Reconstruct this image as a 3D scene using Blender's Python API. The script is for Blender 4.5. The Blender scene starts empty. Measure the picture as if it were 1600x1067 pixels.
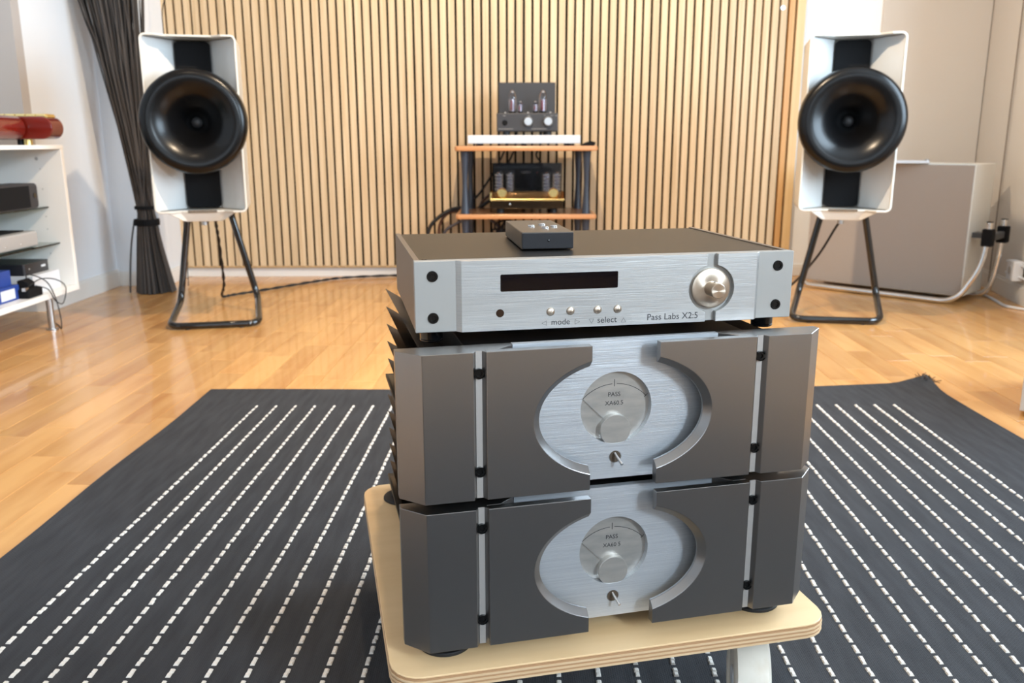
import bpy, bmesh, math, random
from mathutils import Vector, Matrix, Euler
R = math.radians
random.seed(7)
sc = bpy.context.scene
C = sc.collection

# ------------------------------------------------------------------ camera
H = 0.72
cd = bpy.data.cameras.new('camera'); cam = bpy.data.objects.new('camera', cd); C.objects.link(cam)
cd.sensor_width = 36; cd.lens = 1339.3 * 36 / 1600; cd.clip_start = .02
cam.matrix_world = Matrix.Translation((0, 0, H)) @ Matrix.Rotation(R(90 - 13.08), 4, 'X') @ Matrix.Rotation(R(-.108), 4, 'Z')
cd.dof.use_dof = True; cd.dof.focus_distance = 0.97; cd.dof.aperture_fstop = 9.5
sc.camera = cam
# ------------------------------------------------------------------ world, exposure, lights
sc.view_settings.view_transform = 'Standard'; sc.view_settings.look = 'None'
sc.view_settings.gamma = 1; sc.view_settings.use_curve_mapping = False
sc.view_settings.exposure = 0.42
w = bpy.data.worlds.new('world'); sc.world = w; w.use_nodes = True
w.node_tree.nodes['Background'].inputs[0].default_value = (.62, .78, 1, 1)
w.node_tree.nodes['Background'].inputs[1].default_value = .9

def area(name, loc, rot, sx, sy, power, col, spread=180):
    l = bpy.data.lights.new(name, 'AREA'); l.shape = 'RECTANGLE'; l.size = sx; l.size_y = sy
    l.energy = power; l.color = col; l.spread = R(spread)
    o = bpy.data.objects.new(name, l); C.objects.link(o); o.location = loc; o.rotation_euler = rot
    return o
# daylight entering by the two windows of the right wall plus an added soft fill behind the camera
area('window_or_fill_light', (2.16, 2.10, 1.40), (0, R(90), 0), 1.3, 1.7, 102, (.66, .84, 1))
area('window_or_fill_light', (2.14, -1.65, 1.88), (0, R(90), 0), .8, .8, 135, (.72, .87, 1))
area('window_or_fill_light', (-.2, -2.55, 1.45), (R(90), 0, 0), 2.2, 1.4, 18, (.80, .91, 1))
def spot(loc, power, col, tgt, size=85, rad=.03):
    l = bpy.data.lights.new('ceiling_spot_light', 'SPOT'); l.energy = power; l.color = col
    l.spot_size = R(size); l.spot_blend = .7; l.shadow_soft_size = rad
    o = bpy.data.objects.new('ceiling_spot_light', l); C.objects.link(o); o.location = loc
    o.rotation_euler = (Vector(tgt) - Vector(loc)).to_track_quat('-Z', 'Y').to_euler()
WARM = (1, .78, .54)
SPOTS = [((0.02, 2.42, 2.36), (0.15, 4.0, .3), 165, 150), ((0.02, 1.22, 2.36), (0.05, 1.3, 0), 42, 100), ((0.75, 2.7, 2.36), (0.55, 4.72, 1.0), 14, 80), ((-1.1, 2.3, 2.36), (-1.0, 2.7, 0), 9, 90)]
for a, t, p, s in SPOTS: spot(a, p, WARM, t, s)

# ------------------------------------------------------------------ materials
def s2l(c): return tuple(((x / 12.92) if x <= .04045 else ((x + .055) / 1.055) ** 2.4) for x in [v / 255 for v in c])
MATS = {}
def mat(name, col, rough=.5, metal=0., coat=0., spec=None, noise=None, bump=None, trans=0., rnd=None, emit=None, sheen=0., aniso=0.):
    """col sRGB 0-255; noise=(scale xyz, second colour, lo, hi); bump=(scale xyz, strength, distance); rnd=(value spread)"""
    if name in MATS: return MATS[name]
    m = bpy.data.materials.new(name); m.use_nodes = True; MATS[name] = m
    nt = m.node_tree; N = nt.nodes; L = nt.links; b = N['Principled BSDF']
    c = (*s2l(col), 1); b.inputs['Base Color'].default_value = c
    b.inputs['Roughness'].default_value = rough; b.inputs['Metallic'].default_value = metal
    b.inputs['Coat Weight'].default_value = coat; b.inputs['Transmission Weight'].default_value = trans
    if sheen: b.inputs['Sheen Weight'].default_value = sheen
    if aniso: b.inputs['Anisotropic'].default_value = aniso
    if spec is not None: b.inputs['Specular IOR Level'].default_value = spec
    if emit: b.inputs['Emission Color'].default_value = (*s2l(emit[0]), 1); b.inputs['Emission Strength'].default_value = emit[1]
    tc = N.new('ShaderNodeTexCoord'); src = tc.outputs['Object']
    if rnd is not None:
        oi = N.new('ShaderNodeObjectInfo')
        ml = N.new('ShaderNodeMath'); ml.operation = 'MULTIPLY'; ml.inputs[1].default_value = 37.7
        L.new(oi.outputs['Random'], ml.inputs[0])
        ad = N.new('ShaderNodeVectorMath'); ad.operation = 'ADD'; L.new(src, ad.inputs[0]); L.new(ml.outputs[0], ad.inputs[1]); src = ad.outputs[0]
    out = None
    def tex(scale, detail=4):
        mp = N.new('ShaderNodeMapping'); mp.inputs['Scale'].default_value = scale; L.new(src, mp.inputs[0])
        t = N.new('ShaderNodeTexNoise'); t.inputs['Scale'].default_value = 1; t.inputs['Detail'].default_value = detail
        L.new(mp.outputs[0], t.inputs['Vector']); return t
    if noise:
        t = tex(noise[0]); r = N.new('ShaderNodeValToRGB'); L.new(t.outputs[0], r.inputs[0])
        r.color_ramp.elements[0].position = noise[2]; r.color_ramp.elements[1].position = noise[3]
        r.color_ramp.elements[0].color = c; r.color_ramp.elements[1].color = (*s2l(noise[1]), 1)
        out = r.outputs[0]
    if rnd is not None:
        hs = N.new('ShaderNodeHueSaturation'); mr = N.new('ShaderNodeMapRange')
        mr.inputs['To Min'].default_value = 1 - rnd; mr.inputs['To Max'].default_value = 1 + rnd
        L.new(oi.outputs['Random'], mr.inputs[0]); L.new(mr.outputs[0], hs.inputs['Value'])
        if out: L.new(out, hs.inputs['Color'])
        else: hs.inputs['Color'].default_value = c
        out = hs.outputs[0]
    if out: L.new(out, b.inputs['Base Color'])
    if bump:
        t = tex(bump[0], 2); bp = N.new('ShaderNodeBump'); bp.inputs['Strength'].default_value = bump[1]; bp.inputs['Distance'].default_value = bump[2]
        L.new(t.outputs[0], bp.inputs['Height']); L.new(bp.outputs[0], b.inputs['Normal'])
    return m
wall_white = mat('wall_white', (221, 225, 230), .6, bump=((90, 90, 90), .12, .002))
wall_beige = mat('wall_beige', (208, 201, 193), .6, bump=((90, 90, 90), .12, .002))
wall_white_shaded = mat('wall_white_shaded', (176, 170, 166), .7)  # white wall greyed: shade on the camera-facing return put into the colour
wall_brown = mat('wall_brown', (104, 94, 86), .8)
ceil_m = mat('ceiling_paint', (215, 213, 210), .8)
white_lac = mat('white_lacquer', (232, 230, 226), .35)
base_m = mat('baseboard_paint', (222, 220, 216), .4)
felt = mat('black_felt', (14, 15, 11), .95)
slat_m = mat('pale_oak_veneer', (212, 188, 154), .5, noise=((90, 90, 2.2), (192, 164, 126), .35, .75), rnd=.07, bump=((160, 160, 4), .15, .001))
trim_oak = mat('trim_oak', (206, 158, 98), .45, noise=((90, 90, 2), (188, 138, 80), .3, .8))
trim_pale = mat('trim_pale_oak', (222, 190, 140), .45, noise=((90, 90, 2), (205, 170, 120), .3, .8))
plank_m = mat('oak_stave', (204, 155, 96), .27, coat=.3, noise=((16, 2.2, 4), (178, 124, 68), .42, .78), rnd=.11, bump=((60, 3, 4), .06, .001))
rug_m = mat('rug_weave', (50, 51, 55), .95, noise=((60, 8, 8), (36, 37, 41), .35, .7))
stitch_m = mat('rug_stitch', (214, 208, 200), .9)
hem_m = mat('rug_hem', (50, 52, 57), .95)
ply_a = mat('ply_birch_face', (230, 196, 150), .5, noise=((5, 30, 5), (218, 182, 134), .35, .8))
ply_b = mat('ply_birch_light', (220, 190, 152), .6, noise=((40, 40, 200), (205, 172, 132), .3, .8))
ply_c = mat('ply_birch_dark', (178, 138, 100), .65)
alu_lip = mat('anodised_grey_aluminium', (150, 148, 147), .31, metal=1, bump=((700, 40, 40), .05, .0004))
alu_cen = mat('brushed_silver_aluminium', (214, 219, 224), .38, metal=.75, noise=((12, 12, 1500), (198, 203, 210), .35, .7), bump=((14, 14, 2200), .30, .0006))
alu_groove = mat('groove_silver', (188, 184, 180), .45, metal=.7)
alu_pre = mat('preamp_silver_face', (188, 188, 186), .40, metal=.70, noise=((12, 12, 1500), (166, 167, 168), .35, .7), bump=((14, 14, 2200), .25, .0006))
alu_pre_side = mat('preamp_satin_block', (166, 165, 162), .5, metal=.6, bump=((30, 30, 30), .03, .0004))
alu_side = mat('preamp_side_aluminium', (132, 118, 104), .45, metal=.7)
alu_knob = mat('turned_aluminium', (196, 182, 166), .30, metal=.95, aniso=.85)
_n = alu_knob.node_tree; _t = _n.nodes.new('ShaderNodeTangent'); _t.direction_type = 'RADIAL'; _t.axis = 'Y'
_n.links.new(_t.outputs[0], _n.nodes['Principled BSDF'].inputs['Tangent'])
dial_m = mat('dial_aluminium', (176, 174, 170), .4, metal=.75, noise=((30, 30, 90), (196, 192, 186), .35, .7))
black_paint = mat('black_powder_coat', (24, 23, 23), .42, metal=.3, bump=((300, 40, 300), .06, .0004))
black_top = mat('black_anodised_lid', (24, 23, 22), .36, metal=.2, spec=.35, bump=((900, 12, 12), .15, .0004))
black_fin = mat('bronze_black_fin', (66, 58, 52), .35, metal=.8)
black_rub = mat('black_rubber', (22, 22, 24), .6)
black_gloss = mat('black_gloss', (14, 14, 15), .12, coat=.5)
black_satin = mat('black_satin_horn', (8, 8, 9), .27, spec=.3)
black_matte = mat('black_matte', (13, 13, 15), .85, spec=.25)
screw_m = mat('black_steel_screw', (18, 18, 18), .3, metal=.5)
glass_blk = mat('black_display_glass', (6, 6, 14), .08, spec=.25)
ink = mat('black_ink', (40, 40, 44), .7)
shell_w = mat('speaker_shell_white', (208, 203, 193), .28, coat=.3)
shell_in = mat('speaker_inner_white', (204, 204, 202), .25, coat=.3)
chrome = mat('chrome', (225, 225, 225), .12, metal=1)
steel = mat('steel', (190, 190, 190), .3, metal=1)
gold = mat('gold', (248, 222, 150), .22, metal=1)
gold_wood = mat('gold_mirror_deck', (196, 150, 96), .10, metal=.9)
cherry = mat('cherry_wood', (190, 138, 96), .35, coat=.2, noise=((3, 60, 60), (184, 126, 78), .35, .7))
walnut = mat('shelf_top_wood', (120, 84, 56), .3, coat=.3, noise=((3, 60, 60), (96, 66, 42), .35, .7))
post_m = mat('blue_black_post', (44, 50, 62), .35)
amp_blk = mat('tube_amp_black', (44, 44, 48), .5)
pla_w = mat('white_plastic', (214, 217, 222), .4)
wheel_m = mat('caster_plastic', (218, 212, 200), .45, noise=((30, 30, 12), (196, 182, 160), .5, .8))
red_lac = mat('red_lacquer', (112, 28, 18), .15, coat=.6, noise=((4, 4, 14), (90, 20, 13), .4, .7))
grey_box = mat('grey_lacquer', (186, 184, 182), .4)
cab_m = mat('cabinet_white', (214, 206, 198), .45)
cab_shaded = mat('cabinet_front_shaded', (160, 148, 138), .5)  # cabinet front darkened: the loudspeaker's shadow is put into the colour
blue_card = mat('blue_card', (38, 66, 140), .5)
grey_dev = mat('grey_device', (178, 176, 174), .4, metal=.3)
willow = mat('black_willow', (62, 57, 54), .5, rnd=.6)
getter = mat('tube_metal', (168, 160, 170), .35, metal=.6)
red_print = mat('red_print', (140, 40, 40), .5)
def glassmat(name, col, rough=.02, trans=1.):
    if name in MATS: return MATS[name]
    m = mat(name, col, rough, trans=trans); m.node_tree.nodes['Principled BSDF'].inputs['IOR'].default_value = 1.45; return m
tube_glass = glassmat('tube_glass', (235, 238, 245))
shelf_glass = glassmat('shelf_glass', (150, 175, 165))
acryl = glassmat('acrylic_cage', (235, 238, 242))

# ------------------------------------------------------------------ mesh helpers
class MB:
    def __init__(s): s.bm = bmesh.new(); s.sh = 35
    def vs(s, pts): return [s.bm.verts.new(p) for p in pts]
    def face(s, vs, sm=False):
        f = s.bm.faces.new(vs); f.smooth = sm; return f
    def box(s, x0, x1, y0, y1, z0, z1, M=None):
        p = [Vector((x, y, z)) for z in (z0, z1) for x, y in ((x0, y0), (x1, y0), (x1, y1), (x0, y1))]
        if M: p = [M @ q for q in p]
        v = s.vs(p)
        for f in ((3, 2, 1, 0), (4, 5, 6, 7), (0, 1, 5, 4), (1, 2, 6, 5), (2, 3, 7, 6), (3, 0, 4, 7)): s.face([v[i] for i in f])
        return s
    def loft(s, rings, cap=True, sm=False, closed=True, capsm=False):
        rv = [s.vs(r) for r in rings]; n = len(rings[0])
        for a, b in zip(rv, rv[1:]):
            for i in range(n if closed else n - 1):
                j = (i + 1) % n; s.face([a[i], a[j], b[j], b[i]], sm)
        if cap: s.face(list(reversed(rv[0])), capsm); s.face(rv[-1], capsm)
        return s
    def prism(s, poly, z0, z1, axis='z', sm=False):
        f = {'z': lambda a, b, t: (a, b, t), 'y': lambda a, b, t: (a, t, b), 'x': lambda a, b, t: (t, a, b)}[axis]
        return s.loft([[f(a, b, z0) for a, b in poly], [f(a, b, z1) for a, b in poly]], sm=sm)
    def cyl(s, c, r, h, axis='z', n=24, r2=None, sm=True):
        r2 = r if r2 is None else r2
        def ring(rr, t):
            o = []
            for i in range(n):
                a = 2 * math.pi * i / n; u, v = rr * math.cos(a), rr * math.sin(a)
                o.append({'z': (c[0] + u, c[1] + v, c[2] + t), 'y': (c[0] + u, c[1] + t, c[2] + v), 'x': (c[0] + t, c[1] + u, c[2] + v)}[axis])
            return o
        return s.loft([ring(r, 0), ring(r2, h)], sm=sm)
    def lathe(s, prof, c=(0, 0, 0), axis='z', n=32, cap=False):
        rings = []
        for r, t in prof:
            o = []
            for i in range(n):
                a = 2 * math.pi * i / n; u, v = max(r, 1e-5) * math.cos(a), max(r, 1e-5) * math.sin(a)
                o.append({'z': (c[0] + u, c[1] + v, c[2] + t), 'y': (c[0] + u, c[1] + t, c[2] + v), 'x': (c[0] + t, c[1] + u, c[2] + v)}[axis])
            rings.append(o)
        return s.loft(rings, cap=cap, sm=True)
    def tube(s, path, r, n=8, cap=True, radii=None):
        P = [Vector(p) for p in path]; rings = []; up = None; s.sh = 70
        for i, p in enumerate(P):
            t = (P[min(i + 1, len(P) - 1)] - P[max(i - 1, 0)]).normalized()
            if up is None: up = Vector((0, 0, 1)) if abs(t.z) < .9 else Vector((1, 0, 0))
            a = t.cross(up).normalized(); b = a.cross(t).normalized(); up = b
            rr = radii[i] if radii else r
            rings.append([tuple(p + rr * (math.cos(2 * math.pi * k / n) * a + math.sin(2 * math.pi * k / n) * b)) for k in range(n)])
        return s.loft(rings, cap=cap, sm=True)
    def build(s, name, m, parent=None, bevel=0, seg=2, loc=None, rot=None, ang=30):
        bm = s.bm
        bmesh.ops.remove_doubles(bm, verts=bm.verts, dist=1e-6)
        bmesh.ops.recalc_face_normals(bm, faces=bm.faces)
        if bevel:
            ed = [e for e in bm.edges if len(e.link_faces) == 2 and e.calc_face_angle(0) > R(ang)]
            bmesh.ops.bevel(bm, geom=ed, offset=bevel, segments=seg, profile=.5, affect='EDGES', clamp_overlap=True)
            for f in bm.faces: f.smooth = True
        me = bpy.data.meshes.new(name); bm.to_mesh(me); bm.free()
        me.materials.append(m)
        if bevel:
            try: me.set_sharp_from_angle(angle=R(16))
            except Exception: pass
        if not bevel: me.set_sharp_from_angle(angle=R(s.sh))
        o = bpy.data.objects.new(name, me); C.objects.link(o)
        if parent: o.parent = parent
        if loc: o.location = loc
        if rot: o.rotation_euler = rot
        return o
def smooth_path(pts, k=6):
    P = [Vector(p) for p in pts]; P = [P[0] * 2 - P[1]] + P + [P[-1] * 2 - P[-2]]; out = []
    for i in range(1, len(P) - 2):
        for j in range(k):
            t = j / k; a, b, c, d = P[i - 1:i + 3]
            out.append(.5 * ((2 * b) + (c - a) * t + (2 * a - 5 * b + 4 * c - d) * t * t + (3 * b - a - 3 * c + d) * t ** 3))
    out.append(P[-2]); return out
def corner_path(pts, rad=.04, k=5):
    """polyline with rounded corners"""
    P = [Vector(p) for p in pts]; out = [P[0]]
    for a, b, c in zip(P, P[1:], P[2:]):
        d1 = (a - b); d2 = (c - b); r = min(rad, d1.length * .45, d2.length * .45)
        p, q = b + d1.normalized() * r, b + d2.normalized() * r
        for j in range(k + 1):
            t = j / k; out.append((1 - t) ** 2 * p + 2 * t * (1 - t) * b + t * t * q)
    out.append(P[-1]); return out
def tag(o, label=None, cat=None, group=None, kind=None):
    if label: o['label'] = label
    if cat: o['category'] = cat
    if group: o['group'] = group
    if kind: o['kind'] = kind
    return o
def thing(name, label, cat, loc=(0, 0, 0), rz=0, group=None):
    o = bpy.data.objects.new(name, None); o.empty_display_size = .05; C.objects.link(o)
    o.location = loc; o.rotation_euler = (0, 0, rz); return tag(o, label, cat, group)
def struct(name, mb, m, bevel=0):
    return tag(mb.build(name, m, bevel=bevel), kind='structure')
def copy_tree(o, parent=None):
    c = o.copy(); C.objects.link(c); c.parent = parent
    for ch in [x for x in o.children]: copy_tree(ch, c)
    return c
def text(s, name, width, loc, parent, m, rot=(R(90), 0, 0), depth=.00015, height=None):
    cu = bpy.data.curves.new('txt', 'FONT'); cu.body = s; cu.size = 1; cu.align_x = 'LEFT'; cu.resolution_u = 3
    to = bpy.data.objects.new('txt', cu); C.objects.link(to); bpy.context.view_layer.update()
    me = bpy.data.meshes.new_from_object(to.evaluated_get(bpy.context.evaluated_depsgraph_get()))
    bpy.data.objects.remove(to); bpy.data.curves.remove(cu)
    xs = [v.co.x for v in me.vertices]; x0, x1 = min(xs), max(xs)
    k = width / (x1 - x0)
    for v in me.vertices: v.co.x = (v.co.x - (x0 + x1) / 2) * k; v.co.y *= (height or k); v.co.z = 0
    bm = bmesh.new(); bm.from_mesh(me)
    g = bmesh.ops.extrude_face_region(bm, geom=bm.faces[:])
    for v in [e for e in g['geom'] if isinstance(e, bmesh.types.BMVert)]: v.co.z += depth
    bm.to_mesh(me); bm.free(); me.name = name
    me.materials.clear(); me.materials.append(m)
    o = bpy.data.objects.new(name, me); C.objects.link(o); o.parent = parent; o.location = loc; o.rotation_euler = rot
    return o
def rrect(x0, x1, y0, y1, r, n=5):
    out = []
    for cx, cy, a0 in ((x1 - r, y0 + r, -90), (x1 - r, y1 - r, 0), (x0 + r, y1 - r, 90), (x0 + r, y0 + r, 180)):
        for i in range(n + 1):
            a = R(a0 + 90 * i / n); out.append((cx + r * math.cos(a), cy + r * math.sin(a)))
    return out

# ------------------------------------------------------------------ the setting
CH = 2.5
floor = struct('floor', MB().box(-2.75, 2.75, -2.65, 4.75, -.03, -.0015), mat('floor_base', (190, 142, 86), .4))
struct('ceiling', MB().box(-2.75, 2.75, -2.65, 4.8, CH, CH + .05), ceil_m)
wall_back = struct('wall_back', MB().box(-1.80, 2.6, 4.72, 4.78, 0, CH), mat('wall_bright_white', (240, 243, 246), .55))
# column in the left corner: front face and the return that catches the window light
struct('wall_column', MB().prism([(-2.10, 4.40), (-1.80, 4.40), (-1.80, 4.78), (-2.10, 4.78)], 0, CH), wall_white)
struct('wall_left', MB().box(-2.10, -2.04, 3.77, 4.40, 0, CH), wall_white)
struct('wall_left_return', MB().box(-2.75, -2.04, 3.71, 3.77, 0, CH), wall_white_shaded)
struct('wall_left_near', MB().box(-2.76, -2.70, -2.65, 3.75, 0, CH), wall_white)
mb = MB()
for q in ((-2.75, -1.3, 0, CH), (.9, 2.3, 0, CH), (-1.3, .9, 0, .75), (-1.3, .9, 2.15, CH)): mb.box(q[0], q[1], -2.66, -2.60, q[2], q[3])
struct('wall_behind', mb, wall_brown)
mb = MB()
for x in (-1.3, -.22, .86): mb.box(x, x + .04, -2.65, -2.605, .75, 2.15)
for z in (.75, 2.11): mb.box(-1.26, .86, -2.648, -2.607, z, z + .04)
w2 = struct('fill_window', mb, white_lac)  # unseen frame around the added fill light
MB().box(-1.26, .86, -2.632, -2.628, .79, 2.11).build('pane', glassmat('window_glass', (250, 250, 250)), w2)
# right wall: slanted far part, straight near part with two window openings
def slant(x0, y0, x1, y1, t, z0, z1):
    d = Vector((x1 - x0, y1 - y0)).normalized(); n = Vector((d.y, -d.x)) * t
    return MB().prism([(x0, y0), (x1, y1), (x1 + n.x, y1 + n.y), (x0 + n.x, y0 + n.y)], z0, z1)
struct('wall_right', slant(2.20, 3.30, 2.50, 4.74, .06, 0, CH), wall_beige)
mb = MB()
for y0, y1, z0, z1 in ((-2.6, 3.32, 0, .75), (-1.25, 3.32, 2.05, CH), (-2.6, -2.05, 2.05, CH), (-2.05, -1.25, 2.28, CH), (-2.6, -2.05, .75, 2.05), (-1.25, 1.25, .75, 2.05), (2.95, 3.32, .75, 2.05), (-2.05, -1.25, .75, 1.48)): mb.box(2.20, 2.26, y0, y1, z0, z1)
struct('wall_right_near', mb, wall_white)
for i, (a, b) in enumerate(((1.25, 2.95),)):
    mb = MB()
    for y in (a, (a + b) / 2 - .02, b - .04): mb.box(2.205, 2.25, y, y + .04, .75, 2.05)
    for z in (.75, 2.01): mb.box(2.207, 2.248, a + .04, b - .04, z, z + .04)
    wo = struct('window_1', mb, white_lac)
    MB().box(2.225, 2.229, a + .04, b - .04, .79, 2.01).build('pane', glassmat('window_glass', (250, 250, 250)), wo)
mb = MB()
for y in (-2.05, -1.29): mb.box(2.205, 2.25, y, y + .04, 1.48, 2.28)
for z in (1.48, 2.24): mb.box(2.207, 2.248, -2.01, -1.29, z, z + .04)
w3 = struct('window_3', mb, white_lac)
MB().box(2.225, 2.229, -2.01, -1.29, 1.52, 2.24).build('pane', glassmat('window_glass', (250, 250, 250)), w3)
# beige door-like panel right of the slats, and a dark joint in the right wall
tag(MB().box(1.925, 2.488, 4.700, 4.722, .10, CH).build('wall_panel', wall_beige, bevel=.002), 'plain beige wall panel behind the white cabinet', 'wall panel')
bpy.data.objects['wall_panel']['kind'] = 'structure'; del bpy.data.objects['wall_panel']['category']; del bpy.data.objects['wall_panel']['label']; bpy.data.objects['wall_panel'].name = 'trim_2'
j = struct('trim_1', slant(2.389, 4.245, 2.3905, 4.252, .003, 0, CH), mat('joint_brown', (104, 90, 78), .8))
j.location = (-.004, -.0, 0)
def bboard(name, pts, h=.062, t=.014):
    mb = MB()
    for (x0, y0), (x1, y1) in zip(pts, pts[1:]):
        d = Vector((x1 - x0, y1 - y0)).normalized(); n = Vector((d.y, -d.x)) * t; e = d * t * .9
        mb.prism([(x0, y0), (x1, y1), (x1 + n.x, y1 + n.y), (x0 + n.x, y0 + n.y)], 0, h)
        mb.prism([(x0, y0), (x1, y1), (x1 + n.x * .6, y1 + n.y * .6), (x0 + n.x * .6, y0 + n.y * .6)], h, h + .012)
    return struct(name, mb, base_m)
bboard('baseboard_left', [(-2.70, 3.71), (-2.04, 3.71), (-2.04, 4.40)], .075)
bboard('baseboard_column', [(-2.04, 4.40), (-1.80, 4.40), (-1.80, 4.72)], .062)
bboard('baseboard_back', [(-1.80, 4.72), (2.48, 4.72)], .047)
bboard('baseboard_right', [(2.50, 4.72), (2.205, 3.31), (2.20, -2.6)], .075)

# slatted wall: every slat a part of the back wall, dark felt behind
MB().box(-1.795, 1.512, 4.698, 4.721, .062, 2.42).build('felt_backing', felt, wall_back)
X0, PIT, GAP = -1.7805, .04392, .0118
m0 = MB().box(0, PIT - GAP, 4.676, 4.700, .060, 2.42).build('slat', slat_m, wall_back, bevel=.0012, seg=1)
m0.location.x = X0 - PIT + GAP / 2
for i in range(73):
    s = m0.copy(); C.objects.link(s); s.location.x = X0 + i * PIT + GAP / 2 + random.uniform(-.0006, .0006)
    if i == 72: last = s
MB().box(-1.7975, -1.782 - .0375, 4.676, 4.700, .060, 2.42) if False else None
MB().box(1.430, 1.458, 4.670, 4.702, .060, 2.42).build('end_slat', trim_oak, wall_back)
MB().box(1.470, 1.513, 4.672, 4.705, .050, 2.44).build('edge_trim', trim_pale, wall_back)
MB().box(-1.795, 1.47, 4.684, 4.704, .052, .060).build('bottom_rail', trim_pale, wall_back)
MB().cyl((1.395, 4.6755, 1.39), .011, -.002, 'y', 20).build('screw_cap', steel, wall_back)

# parquet: staves lie along the room, turned by 1.5 degrees
YAW = -R(1.5); SW = .088
def stave_mesh(L):
    return MB().box(-SW / 2 + .0004, SW / 2 - .0004, .0005, L - .0005, -.006, 0)
cy, sy = math.cos(YAW), math.sin(YAW)
def in_poly(x, y):
    if y > 4.73 or y < -2.6: return False
    if y > 4.40 and x < -1.80: return False
    if y > 3.72 and x < -2.04: return False
    xr = 2.20 if y < 3.3 else 2.20 + (y - 3.3) * .208
    return -2.70 < x < xr + .05
cands = []
rr = random.Random(3)
for k in range(-36, 36):
    u = k * SW; v = -2.9 + rr.uniform(0, .4)
    while v < 5:
        L = rr.choice((.28, .34, .40, .46, .52)); cu, cv = u, v + L / 2
        x, y = cy * cu - sy * cv, sy * cu + cy * cv
        x0, y0 = cy * u - sy * v, sy * u + cy * v
        if in_poly(x, y) or in_poly(x0, y0): cands.append((x0, y0, L, x, y))
        v += L
def vis(c):
    x, y = c[3], c[4]
    return y > 1.1 and abs(x) < .61 * y + .1 and not (-.85 < x < 1.2 and y < 2.3)
V = sorted([c for c in cands if vis(c)], key=lambda c: c[4])
Rst = V[292:] + [c for c in cands if not vis(c)]; V = V[:292]
pm = {}
for x0, y0, L, _, _ in V:
    if L not in pm:
        o = stave_mesh(L).build('plank', plank_m, floor, bevel=.0008, seg=1); pm[L] = o
    else: o = pm[L].copy(); C.objects.link(o)
    o.location = (x0, y0, rr.uniform(-.0002, .0002)); o.rotation_euler = (0, 0, YAW)
mb = MB()
for x0, y0, L, _, _ in Rst:
    mb.box(-SW / 2 + .0004, SW / 2 - .0004, .0005, L - .0005, -.010, 0, Matrix.Translation((x0, y0, 0)) @ Matrix.Rotation(YAW, 4, 'Z'))
tag(mb.build('planks', mat('oak_floor_far', (200, 150, 90), .30, coat=.25, noise=((22, 2.6, 4), (186, 136, 80), .42, .78)), floor), kind='stuff')

# ------------------------------------------------------------------ rug
rug = thing('rug', 'dark charcoal woven rug with rows of white dashed stitching under the plywood dolly', 'rug', (.183, 0, 0), 0)
NX, NY = 72, 84
def rugpt(i, j, top):
    x = -1.075 + 2.155 * i / NX; y = -.95 + 3.40 * j / NY
    xx = x + (y - 2.45) * .014; yy = y
    e = .003 * math.sin(y * 9.1 + (1 if x < 0 else 3)) * (abs(x) / 1.08) ** 6
    xx += e
    fx = max(0, x) / 1.08; fy = max(0, (y - 1.9) / .55)
    yy += .07 * fx ** 2.5 * fy ** 1.5
    c = max(0, (x - .98) / .1) * max(0, (y - 2.36) / .09)
    z = .0065 + .022 * min(1, c) + .0012 * math.sin(x * 6 + y * 3) * fy
    return (xx, yy, z if top else (z - .005 if c > 0 else .0008))
mb = MB(); T = [[mb.bm.verts.new(rugpt(i, j, True)) for j in range(NY + 1)] for i in range(NX + 1)]
B = [[mb.bm.verts.new(rugpt(i, j, False)) for j in range(NY + 1)] for i in range(NX + 1)]
for i in range(NX):
    for j in range(NY):
        mb.face([T[i][j], T[i + 1][j], T[i + 1][j + 1], T[i][j + 1]], True); mb.face([B[i][j], B[i][j + 1], B[i + 1][j + 1], B[i + 1][j]])
for i in range(NX):
    for A in (0, NY): mb.face([T[i][A], B[i][A], B[i + 1][A], T[i + 1][A]])
for j in range(NY):
    for A in (0, NX): mb.face([T[A][j], T[A][j + 1], B[A][j + 1], B[A][j]])
# weave relief on the rug material
nt = rug_m.node_tree; N = nt.nodes; L_ = nt.links
tc = N.new('ShaderNodeTexCoord'); br = N.new('ShaderNodeTexBrick'); br.inputs['Scale'].default_value = 1
br.inputs['Brick Width'].default_value = .0052; br.inputs['Row Height'].default_value = .0030; br.inputs['Mortar Size'].default_value = .00045; br.inputs['Mortar Smooth'].default_value = .8
mp = N.new('ShaderNodeMapping'); mp.inputs['Rotation'].default_value = (0, 0, R(90)); L_.new(tc.outputs['Object'], mp.inputs[0]); L_.new(mp.outputs[0], br.inputs['Vector'])
bp = N.new('ShaderNodeBump'); bp.invert = True; bp.inputs['Strength'].default_value = .8; bp.inputs['Distance'].default_value = .0012
L_.new(br.outputs['Fac'], bp.inputs['Height']); L_.new(bp.outputs[0], N['Principled BSDF'].inputs['Normal'])
mb.build('rug_field', rug_m, rug)
# dashed rows: each row one part, two knots per dash
rb = random.Random(11)
for k in range(34):
    xs = -.709 + k * .05367 - .183
    mb = MB(); y = 2.283
    while y > .45:
        for q in range(2):
            yc = y - .0048 - q * .0096; x = xs + (yc - 2.283) * .026 + rb.uniform(-.0006, .0006)
            hw, hl = .0036 + rb.uniform(-.0003, .0003), .0049
            base = [(x - hw, yc - hl, .0060), (x + hw, yc - hl, .0060), (x + hw, yc + hl, .0060), (x - hw, yc + hl, .0060)]
            top = [(x - hw * .55, yc - hl * .62, .0088), (x + hw * .55, yc - hl * .62, .0088), (x + hw * .55, yc + hl * .62, .0088), (x - hw * .55, yc + hl * .62, .0088)]
            v = mb.vs(base); u = mb.vs(top)
            for i in range(4): mb.face([v[i], v[(i + 1) % 4], u[(i + 1) % 4], u[i]], True)
            mb.face(u, True)
        y -= .0272
    mb.build('stitch_row', stitch_m, rug)
mb = MB()
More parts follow.
